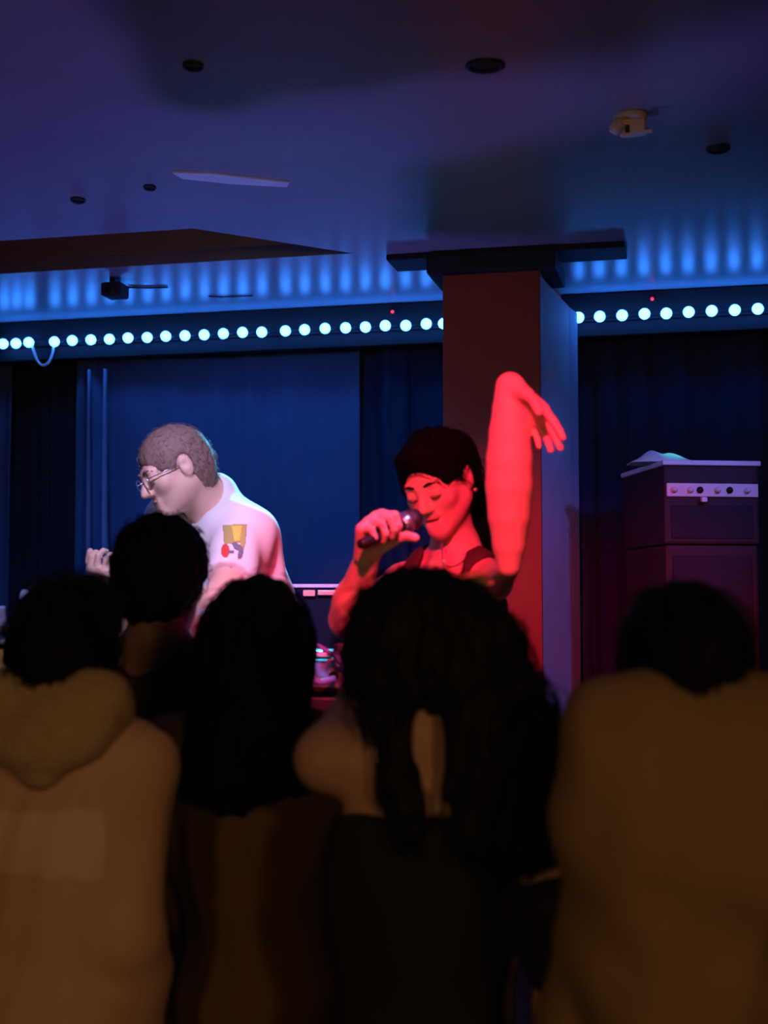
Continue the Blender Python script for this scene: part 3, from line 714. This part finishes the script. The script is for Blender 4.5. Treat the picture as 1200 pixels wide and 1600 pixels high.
# --- leftmost: dark bob, tan hooded jacket
def hair1(root, J, s, f, hr):
    c = J['head']; L = lambda *v: c + hr @ (np.array(v) * s)
    ops = cap_ops(c, hr, s, .009) + [ell(L(-.008, -.055, -.03), hr, np.array((.072, .050, .065)), .03), ell(L(.03, -.04, -.035), hr, np.array((.048, .052, .06)), .04)]
    hair_obj(ops, .006, M_hair_k, root, wrinkle(.005, 60, 11, .3), [dict(count=260, length=.09, rad=.0016, comb=down, seed=1, lift=.006), dict(count=60, length=.05, rad=.0011, comb=down, seed=2, lift=.014, jitter=.9)])
def hood1(o, root, J, s, f, hr):
    n = J['neck']; r = np.array([f[1], -f[0], 0]); q = lambda x, y, z: n + r * x - f * y + np.array([0, 0, z + .028])
    ops = [cone(q(-.085, .045, .035), q(.085, .045, .035), .042, .042, .05), cone(q(-.055, .075, -.02), q(.055, .075, -.02), .045, .045, .06), cone(q(0, .085, -.05), q(0, .085, -.075), .05, .03, .06),
           cone(q(-.075, .045, .03), q(-.06, -.07, -.03), .036, .03, .05), cone(q(.075, .045, .03), q(.06, -.07, -.03), .036, .03, .05)]
    sdf_obj('hood', ops, .007, M_olive, root, wrinkle(.003, 34, 21, 1))
    sdf_obj('yoke', torso_ops(J, s, 1.03, .0225) + [plane(n - np.array([0, 0, .215]), (0, 0, -1)), plane(n - np.array([0, 0, .10]), (0, 0, 1)), plane(n, f)], .007, M_tan_pale, o, wrinkle(.005, 38, 2, .5))
crowd('person with dark hair in tan jacket with olive hood, leftmost in the crowd', 108, 893, 2.32, M_skin_b, hair1, top_garment('jacket', M_tan, .020, 1.96, .10, .06, .005, 1.03, hood1, seed=2), fwd=(.15, .99, 0), headfwd=np.array([.2, 1, 0]), narrow=.68, armout=.0, fw=.0)

# --- tall round-haired person
def hair2(root, J, s, f, hr):
    c = J['head']; ops = cap_ops(c, hr, s, .020)
    hair_obj(ops, .006, M_hair_k, root, wrinkle(.004, 90, 12, 1), [dict(count=420, length=.030, rad=.0014, comb=lambda p: p - c, seed=3, lift=.005, jitter=.8, steps=6)])
crowd('tall person with short round dark hair and maroon top, in front of bowed performer', 251, 800, 2.98, mat('deep_skin', (.24, .14, .10), .5, .06, 25), hair2, top_garment('top', M_maroon, .012, 1.5, .08, .092, .004, seed=3), fwd=(.25, 1, 0), headfwd=np.array([.35, 1, -.02]), narrow=.95, top_inset=.024, fw=-.08, armout=.02)

# --- dark shoulder-length hair, brown top
def hair3(root, J, s, f, hr):
    c = J['head']; L = lambda *v: c + hr @ (np.array(v) * s); n = J['neck']; b = -f
    ops = cap_ops(c, hr, s, .016) + [cone(L(-.035, -.045, -.02), n + b * .085 + np.array([-.08, 0, -.07]), .062, .045, .05), cone(L(.035, -.045, -.02), n + b * .085 + np.array([.05, 0, -.06]), .060, .040, .05), cone(L(0, -.06, -.02), n + b * .10 + np.array([-.02, 0, -.08]), .06, .04, .05)]
    hair_obj(ops, .006, M_hair_k, root, wrinkle(.006, 75, 13, .12), [dict(count=520, length=.22, rad=.0017, comb=down, seed=4, lift=.006, steps=12), dict(count=80, length=.06, rad=.0011, comb=down, seed=5, lift=.016, jitter=.8)])
crowd('person with long straight dark hair and brown top, right of the tall person', 401, 905, 2.58, M_skin_b, hair3, top_garment('top', M_brown, .018, 1.96, .10, .07, .005, 1.0, seed=4), fwd=(-.08, 1, 0), narrow=.86, armout=.0, fw=.08)

# --- big dark wavy hair, black off-shoulder top, left arm raised
def pose4(J, s):
    J['elL'] = P(572, 1082, 2.34); J['wrL'] = P(660, 985, 2.42)
    J['shL'] = P(514, 1185, 2.20); J['shR'] = P(830, 1215, 2.16); J['elR'] = P(880, 1500, 2.12); J['wrR'] = P(870, 1720, 2.34)
def hair4(root, J, s, f, hr):
    c = J['head']; L = lambda *v: c + hr @ (np.array(v) * s); n = J['neck']
    W4 = lambda px, py, y: P(px, py, y)
    ops = cap_ops(c, hr, s, .032) + [ell(L(.004, -.02, .012), hr, np.array((.112, .11, .098)), .05),
          cone(W4(622, 1010, 2.17), W4(618, 1130, 2.14), .060, .030, .05), cone(W4(618, 1130, 2.14), W4(640, 1300, 2.08), .030, .028, .04),
          cone(W4(735, 1020, 2.16), W4(790, 1170, 2.12), .075, .075, .06), cone(W4(790, 1170, 2.12), W4(822, 1290, 2.09), .075, .050, .05), cone(W4(760, 1120, 2.10), W4(765, 1300, 2.06), .055, .040, .05),
          cut(ell(W4(677, 1165, 2.03), np.eye(3), np.array((.043, .10, .085)), .015))]
    AV = (W4(677, 1165, 2.03), np.array((.050, .12, .095)))
    wv = lambda p: np.stack([.35 * np.sin(p[:, 2] * 60 + p[:, 0] * 30), .2 * np.cos(p[:, 2] * 55), -np.ones(len(p))], 1)
    hair_obj(ops, .006, M_hair_br, root, wrinkle(.008, 70, 14, .35), [dict(count=700, length=.20, rad=.0018, comb=wv, seed=6, lift=.007, steps=12, avoid=AV), dict(count=160, length=.08, rad=.0012, comb=wv, seed=7, lift=.02, jitter=.9, avoid=AV)])
def top4(root, J, s, f, hr):
    ops = torso_ops(J, s, 1.0, .014)
    for sd in 'LR': ops += [cone(J['sh' + sd] + .74 * (J['el' + sd] - J['sh' + sd]), J['el' + sd], .056 * s + .012, .048 * s + .012, .03)] if sd == 'R' else []
    ops += [plane(J['neck'] - np.array([0, 0, .088]), (0, 0.05, 1)), plane((0, 0, J['pelvis'][2] - .08), (0, 0, -1))]
    sdf_obj('top', ops, .007, M_blacktop, root, wrinkle(.004, 40, 5, .5))
crowd('person with voluminous long dark hair and bare shoulders in a black top, one arm raised', 655, 887, 2.20, M_skin_b, hair4, top4, fwd=(.05, 1, 0), pose=pose4, narrow=.92, top_inset=.036, hands=True)

# --- right: short dark hair, bulky brown hooded coat
def hair5(root, J, s, f, hr):
    c = J['head']; ops = cap_ops(c, hr, s, .016)
    hair_obj(ops, .006, M_hair_k, root, wrinkle(.004, 70, 15, .4), [dict(count=300, length=.05, rad=.0015, comb=down, seed=8, lift=.006)])
def coat5(root, J, s, f, hr):
    n = J['neck']; b = -f; q = lambda x, y, z: n + np.array([x, 0, z]) + b * y; inf = .024
    ops = torso_ops(J, s, 1.04, inf, .08) + arm_ops(J, s, 'L', inf, 1.96) + arm_ops(J, s, 'R', inf, 1.96)
    ops += [cone(q(-.105, .040, .090), q(.105, .040, .090), .046, .046, .08), cone(q(-.10, .06, .02), q(.10, .06, .02), .072, .072, .10), cone(q(-.06, .075, -.08), q(.06, .075, -.08), .07, .07, .10),
           cone(q(-.11, .02, .085), q(-.08, -.10, .02), .044, .036, .06), cone(q(.11, .02, .085), q(.08, -.10, .02), .044, .036, .06), cut(cone(n + np.array([0, .03, .05]), n + np.array([0, .03, .3]), .078, .10, .02)),
           plane((0, 0, J['pelvis'][2] - .14), (0, 0, -1))]
    sdf_obj('coat', ops, .008, M_puffer, root, wrinkle(.006, 28, 25, .6))
crowd('person with short dark hair in a bulky brown hooded coat, rightmost in the crowd', 1072, 915, 1.92, M_skin_b, hair5, coat5, fwd=(-.35, 1, 0), headfwd=np.array([-.1, 1, 0]), narrow=.66, armout=-.01, fw=.12)

# ------------------------------------------------------------------ performers
def face_parts(root, c, R, s, brow_mat, lid=.0):
    L = lambda *v: c + R @ (np.array(v) * s)
    for x in (-1, 1):
        tubeo('eyelash', [L(x * .018, .0850, -.008), L(x * .026, .0895, -.0115), L(x * .036, .0890, -.0115), L(x * .046, .0815, -.008)], [.0010, .0018, .0018, .0010], brow_mat, root, 6)
        tubeo('eyebrow', [L(x * .013, .0890, .021), L(x * .026, .0890, .026), L(x * .040, .0815, .024), L(x * .048, .0725, .018)], [.003, .0042, .0036, .002], brow_mat, root, 6)
    tubeo('upper_lip', [L(-.020, .0825, -.062), L(-.008, .0885, -.058), L(0, .0885, -.059), L(.008, .0885, -.058), L(.020, .0825, -.062)], [.002, .004, .0038, .004, .002], M_lip, root, 8)

# --- singer in the red light
J = {}
J['head'] = P(684, 752, 3.36); J['neck'] = P(712, 872, 3.44); J['pelvis'] = P(712, 1145, 3.52)
J['shL'] = P(768, 908, 3.33); J['shR'] = P(632, 915, 3.50)
J['elR'] = P(546, 968, 3.27); J['wrR'] = P(573, 872, 3.14)
J['elL'] = P(795, 884, 3.05); J['wrL'] = P(797, 604, 2.98)
sg = .93; base = np.array([J['pelvis'][0], J['pelvis'][1], STAGE]); ffwd = nrm((-.55, -.83, 0))
stand_legs(J, base, ffwd, 1.62)
singer = empty('person', base, 'singer lit red in a dark sleeveless top, microphone at mouth and one arm raised', 'person', 'performers on the stage')
HR = head_frame((-.44, -.76, -.46), (-.30, -.25, .92)); hs = 1.0
fa = nrm(J['wrR'] - J['elR']); mdir = nrm(P(648, 800, 3.22) - P(590, 828, 3.13))
hf = nrm(fa * .75 + np.array([.0, 0, .3])); hf = nrm(hf - mdir * np.dot(hf, mdir)); hn = np.cross(mdir, hf)
lf = nrm((.52, -.15, -.62)); ln = nrm((-.72, -.45, -.45))
ops = torso_ops(J, sg, .92) + leg_ops(J, sg) + arm_ops(J, sg, 'R', g=1.14)
a, b, c = J['shL'], J['elL'], J['wrL']; at_ = lambda t: b + t * (c - b)
prof = [(0, .026), (.12, .036), (.28, .046), (.45, .0515), (.60, .050), (.75, .044), (.88, .037), (1.0, .031)]
ops += [cone(a, b + (a - b) * .08, .046, .028, .02)] + [cone(at_(t0), at_(t1), r0, r1, .004) for (t0, r0), (t1, r1) in zip(prof[:-1], prof[1:])]
ops += [cone(J['neck'] - np.array([0, 0, .03]), J['head'] + HR @ np.array([0, -.022, -.05]), .052, .050, .03)] + head_ops(J['head'], HR, hs, mouth=.006)
ops += hand_ops(J['wrR'], hf, hn, 1, [(1.15, 1.35, .8)] * 4, thumb=(.55, .30, .65), tcurl=.55, spread=.03, s=1.14)
ops += hand_ops(J['wrL'], lf, ln, -1, [(.12, .15, .1), (.14, .16, .1), (.18, .2, .12), (.24, .25, .15)], thumb=(.75, .5, .3), tcurl=.2, spread=.06, s=1.06)
ops += [sph(J['neck'] + ffwd * .075 - np.array([0, 0, .03]), .03, .04)]
body, g, BV, BQ = sdf_obj('body', ops, .0042, M_skin, singer, smooth=2)
face_parts(singer, J['head'], HR, hs, M_hair_k)
L = lambda *v: J['head'] + HR @ np.array(v)
hops = cap_ops(J['head'], HR, 1.0, .013, face=False) + [cut(ell(L(0, .105, -.036), HR, np.array((.078, .080, .098)), .015)), cut(ell(L(.070, .035, -.055), HR, np.array((.04, .055, .06)), .01)), cut(ell(L(-.070, .035, -.055), HR, np.array((.04, .055, .06)), .01)),
       ell(L(0, .055, .088), HR, np.array((.056, .030, .020)), .03), cone(L(.0, -.095, .02), P(744, 792, 3.50), .055, .035, .04), cone(P(744, 792, 3.50), P(752, 890, 3.53), .038, .025, .03)]
hops += [cut(ell(L(-.082, -.006, -.006), HR, np.array((.022, .026, .036)), .006)), cut(ell(L(.082, -.006, -.006), HR, np.array((.022, .026, .036)), .006))]
cmb = lambda p: (p - L(0, 0, .12)) * 6 + np.array([0, 0, -.6])
hair_obj(hops, .0048, mat('jet_hair', (.0018, .0015, .0016), .9, .3, 60, spec=.04, stretch=(1, 1, .12)), singer, wrinkle(.003, 90, 16, .4), [dict(count=420, length=.09, rad=.0012, comb=cmb, seed=9, lift=.004), dict(count=60, length=.06, rad=.0009, comb=cmb, seed=10, lift=.012, jitter=.9)])
# dark sleeveless top with open neck
R = tframe(J)
tops = torso_ops(J, sg, .94, .013) + [cut(cone(J['neck'] + np.array([0, 0, .02]), J['neck'] + ffwd * .115 - np.array([0, 0, .085]), .078, .055, .02)), cut(cone(J['neck'], J['neck'] + np.array([0, 0, .2]), .075, .08, .02))]
for sd in 'LR': tops.append(cut(sph(J['sh' + sd] + (J['sh' + sd] - J['neck']) * .18, .074, .02)))
tops.append(plane(J['pelvis'] - np.array([0, 0, .06]), (0, 0, -1)))
sdf_obj('top', tops, .006, mat('dark_red_top', (.05, .022, .022), .8, .3, 18, .1, 120), singer, wrinkle(.005, 50, 6, .6))
sdf_obj('trousers', leg_ops(J, sg, .014, False) + [ell(J['pelvis'] - np.array([0, 0, .02]), tframe(J), np.array([.16, .128, .13]), .04), plane((0, 0, STAGE + .06), (0, 0, -1)), plane(J['pelvis'] + np.array([0, 0, .05]), (0, 0, 1))], .011, M_trouser, singer)
shoes(singer, J, sg)
tubeo('necklace', spline([P(690, 850, 3.30), P(692, 872, 3.28), P(702, 886, 3.28), P(722, 878, 3.31), P(730, 862, 3.36)], 24), .0022, M_silver, singer, 6)
# earring
latheo('earring', Matrix.Translation(L(-.088, -.004, -.040)), [(0, .006), (.005, .003), (.006, 0), (.005, -.003), (0, -.006)], M_silver, singer, 10)
# the microphone in the fist
mc = J['wrR'] + hf * .080 + hn * .034
zz = mdir; xx = nrm(np.cross(zz, (0, 1, 0))); yy = np.cross(zz, xx); MM = frame(xx, yy, zz, mc)
mic = empty('microphone', mc, 'handheld microphone with dark grille in the fist of the red lit singer', 'microphone')
latheo('handle', MM, [(0, -.075), (.0105, -.075), (.0115, -.070), (.0165, .060), (.0165, .066), (0, .066)], M_black, mic, 24)
latheo('grille_collar', MM, [(.0165, .062), (.022, .070), (.0245, .078), (.0245, .084), (.022, .086)], M_silver, mic, 24)
latheo('grille', MM, [(.022, .080), (.0245, .088), (.0255, .100), (.022, .114), (.013, .123), (0, .126)], mat('mic_mesh', (.10, .10, .11), .4, .4, 300, .4, 600, metal=.8), mic, 24)

# --- bowed performer behind the table
J = {}
J['head'] = P(272, 735, 3.84); J['neck'] = P(334, 795, 3.93); J['pelvis'] = P(408, 1085, 4.06)
J['shL'] = P(381, 838, 3.84); J['shR'] = P(272, 822, 4.04)
J['elL'] = P(352, 925, 3.62); J['wrL'] = P(317, 976, 3.46)
J['elR'] = P(208, 995, 3.82); J['wrR'] = P(174, 926, 3.68)
base = np.array([J['pelvis'][0], J['pelvis'][1], STAGE]); dfwd = nrm((-.75, -.66, 0)); stand_legs(J, base, dfwd, 1.80); sd_ = 1.02
dj = empty('person', base, 'bowed performer with cropped hair in a white printed T-shirt behind the table', 'person', 'performers on the stage')
HR = head_frame((-.80, -.42, -.42), (-.42, -.10, .90))
ops = torso_ops(J, sd_) + leg_ops(J, sd_) + arm_ops(J, sd_, 'L') + arm_ops(J, sd_, 'R')
ops += [cone(J['neck'] - np.array([0, 0, .03]), J['head'] + HR @ np.array([0, -.03, -.05]), .058, .058, .03)] + head_ops(J['head'], HR, 1.0)
ops += hand_ops(J['wrL'], J['wrL'] - J['elL'] + np.array([0, 0, .0]), (-.1, .3, -1), -1, RELAX, s=1.0)
ops += hand_ops(J['wrR'], J['wrR'] - J['elR'], (.3, .8, .2), 1, [(.9, 1.0, .6)] * 4, thumb=(.7, .4, .3), tcurl=.4, s=1.0)
sdf_obj('body', ops, .0045, M_skin, dj)
face_parts(dj, J['head'], HR, 1.0, M_hair_dj)
L = lambda *v: J['head'] + HR @ np.array(v)
hops = cap_ops(J['head'], HR, 1.0, .008, face=False) + [cut(ell(L(0, .110, -.045), HR, np.array((.085, .085, .092)), .012)), cut(ell(L(.075, .03, -.06), HR, np.array((.04, .06, .062)), .01)), cut(ell(L(-.075, .03, -.06), HR, np.array((.04, .06, .062)), .01))]
for x in (-1, 1): hops.append(cut(ell(L(x * .082, -.008, -.006), HR, np.array((.022, .026, .036)), .006)))
hair_obj(hops, .0048, M_hair_dj, dj, wrinkle(.0015, 160, 17, 1), [dict(count=900, length=.016, rad=.0008, comb=lambda p: p - L(0, -.05, .1), seed=12, lift=.003, steps=4)])
# glasses
gl = []
for x in (-1, 1):
    ring = [L(x * .032 + .021 * math.cos(t), .098, -.002 + .018 * math.sin(t)) for t in np.linspace(0, 2 * math.pi, 18)]
    gl.append(tube_arrays(ring, .0016, 6)); gl.append(tube_arrays([L(x * .053, .096, .004), L(x * .074, .05, .004), L(x * .078, 0, .002)], .0016, 6))
gl.append(tube_arrays([L(-.011, .100, .002), L(0, .103, .004), L(.011, .100, .002)], .0016, 6))
V, F = [], []
for v, f in gl: o_ = len(V); V += v; F += [tuple(i + o_ for i in q) for q in f]
link('glasses', mesh('glasses', V, F, True), M_silver, dj)
# oversize white T-shirt
tops = torso_ops(J, sd_, 1.06, .016, .10) + [dict(o_, k=.09) for o_ in arm_ops(J, sd_, 'L', .018, .80) + arm_ops(J, sd_, 'R', .018, .80)] + [cone(P(384, 846, 3.90), P(412, 950, 3.98), .040, .058, .10)]
nkd = nrm(J['head'] - J['neck'])
tops += [cut(cone(J['neck'] + nkd * .015, J['neck'] + nkd * .2, .070, .085, .012)), cut(sph(P(366, 718, 3.98), .075, .02)), plane(J['pelvis'] - np.array([0, 0, .12]), (0, 0, -1))]
tee, g, TV, TQ = sdf_obj('tshirt', tops, .0065, M_tee, dj, wrinkle(.004, 34, 8, .5))
ring = []
sdf_obj('trousers', leg_ops(J, sd_, .016, False) + [ell(J['pelvis'] - np.array([0, 0, .02]), tframe(J), np.array([.165, .130, .13]), .04), plane((0, 0, STAGE + .06), (0, 0, -1)), plane(J['pelvis'] + np.array([0, 0, .05]), (0, 0, 1))], .011, M_trouser, dj)
shoes(dj, J, sd_)
wd = nrm(J['wrR'] - J['elR']); wx = nrm(np.cross(wd, (0, 1, 0))); wy = np.cross(wd, wx)
latheo('wristband', frame(wx, wy, wd, J['wrR'] - wd * .012), [(.027, -.014), (.032, -.012), (.032, .012), (.027, .014)], M_wrist, dj, 20)
wd = nrm(J['wrL'] - J['elL']); wx = nrm(np.cross(wd, (0, 1, 0))); wy = np.cross(wd, wx)
latheo('wristband', frame(wx, wy, wd, J['wrL'] - wd * .012), [(.027, -.014), (.032, -.012), (.032, .012), (.027, .014)], M_wrist, dj, 20)
# flat print lying on the cloth: patches follow the shirt surface
tree = BVHTree.FromPolygons([Vector(v) for v in TV], [tuple(map(int, q)) for q in TQ])
def print_patch(poly, m, lift):
    xs = [p_[0] for p_ in poly]; ys = [p_[1] for p_ in poly]; step = 1.2
    nx = int((max(xs) - min(xs)) / step) + 1; ny = int((max(ys) - min(ys)) / step) + 1
    def inside(x, y):
        r = False; j = len(poly) - 1
        for i in range(len(poly)):
            if (poly[i][1] > y) != (poly[j][1] > y) and x < (poly[j][0] - poly[i][0]) * (y - poly[i][1]) / (poly[j][1] - poly[i][1]) + poly[i][0]: r = not r
            j = i
        return r
    vid = {}; V = []; F = []
    def vert(i, j):
        if (i, j) not in vid:
            d = Vector(ray(min(xs) + i * step, min(ys) + j * step)).normalized(); h, n, _, _ = tree.ray_cast(Vector(CAM), d)
            if h is None: vid[(i, j)] = None
            else: vid[(i, j)] = len(V); V.append(h - d * lift)
        return vid[(i, j)]
    for i in range(nx):
        for j in range(ny):
            if inside(min(xs) + (i + .5) * step, min(ys) + (j + .5) * step):
                q = [vert(i, j), vert(i, j + 1), vert(i + 1, j + 1), vert(i + 1, j)]
                if None not in q: F.append(q)
    if F:
        o = link('shirt_print', mesh('shirt_print', V, F, True), m, tee); so = o.modifiers.new('t', 'SOLIDIFY'); so.thickness = .0012; so.offset = -1
print_patch([(348, 820), (386, 819), (384, 846), (378, 872), (372, 874), (376, 848), (350, 850)], M_yellow2, .002)
print_patch([(361, 821), (379, 821), (375, 845), (366, 846)], M_yellow, .0045)
print_patch([(352 + 6.5 * math.cos(a), 860 + 10.5 * math.sin(a)) for a in np.linspace(0, 6.28, 20)[:-1]], M_redp, .0045)
print_patch([(362, 848), (368, 847), (378, 853), (380, 862), (376, 872), (371, 870), (373, 860), (366, 856)], M_dkp, .0055)
print_patch([(357, 860), (366, 860), (366, 864), (357, 864)], M_dkp, .0055)
print_patch([(355, 888), (362, 886), (363, 900), (359, 908), (355, 902)], M_dkp, .0045)

# ------------------------------------------------------------------ crumpled towel on the amplifier
ct = P(1033, 712, AY + .14); N = 46; Vt = []; Ft = []
Kt = rng.normal(size=(7, 2)) * 55; pt = rng.uniform(0, 6.28, 7)
for j in range(24):
    for i in range(N):
        x = -.115 + .23 * i / (N - 1); y = -.07 + .14 * j / 23
        e = max(0, 1 - (abs(x) / .115) ** 3) * max(0, 1 - (abs(y) / .07) ** 3)
        hgt = e * (.030 * math.exp(-((x + .045) / .04) ** 2) + .020 * math.exp(-((x - .035) / .05) ** 2) + .005 * sum(math.sin(Kt[q_] @ (x, y) + pt[q_]) for q_ in range(7)) / 2 + .006)
        Vt.append((ct[0] + x, ct[1] + y, ztop + .0015 + max(hgt, 0) * 1.25))
for j in range(23):
    for i in range(N - 1): Ft.append((j * N + i, j * N + i + 1, (j + 1) * N + i + 1, (j + 1) * N + i))
o = link('crumpled_towel', mesh('crumpled_towel', Vt, Ft, True), M_towel)
so = o.modifiers.new('thick', 'SOLIDIFY'); so.thickness = .004; so.offset = 1
tag(o, 'crumpled pale green-white cloth lying on top of the amplifier', 'cloth')
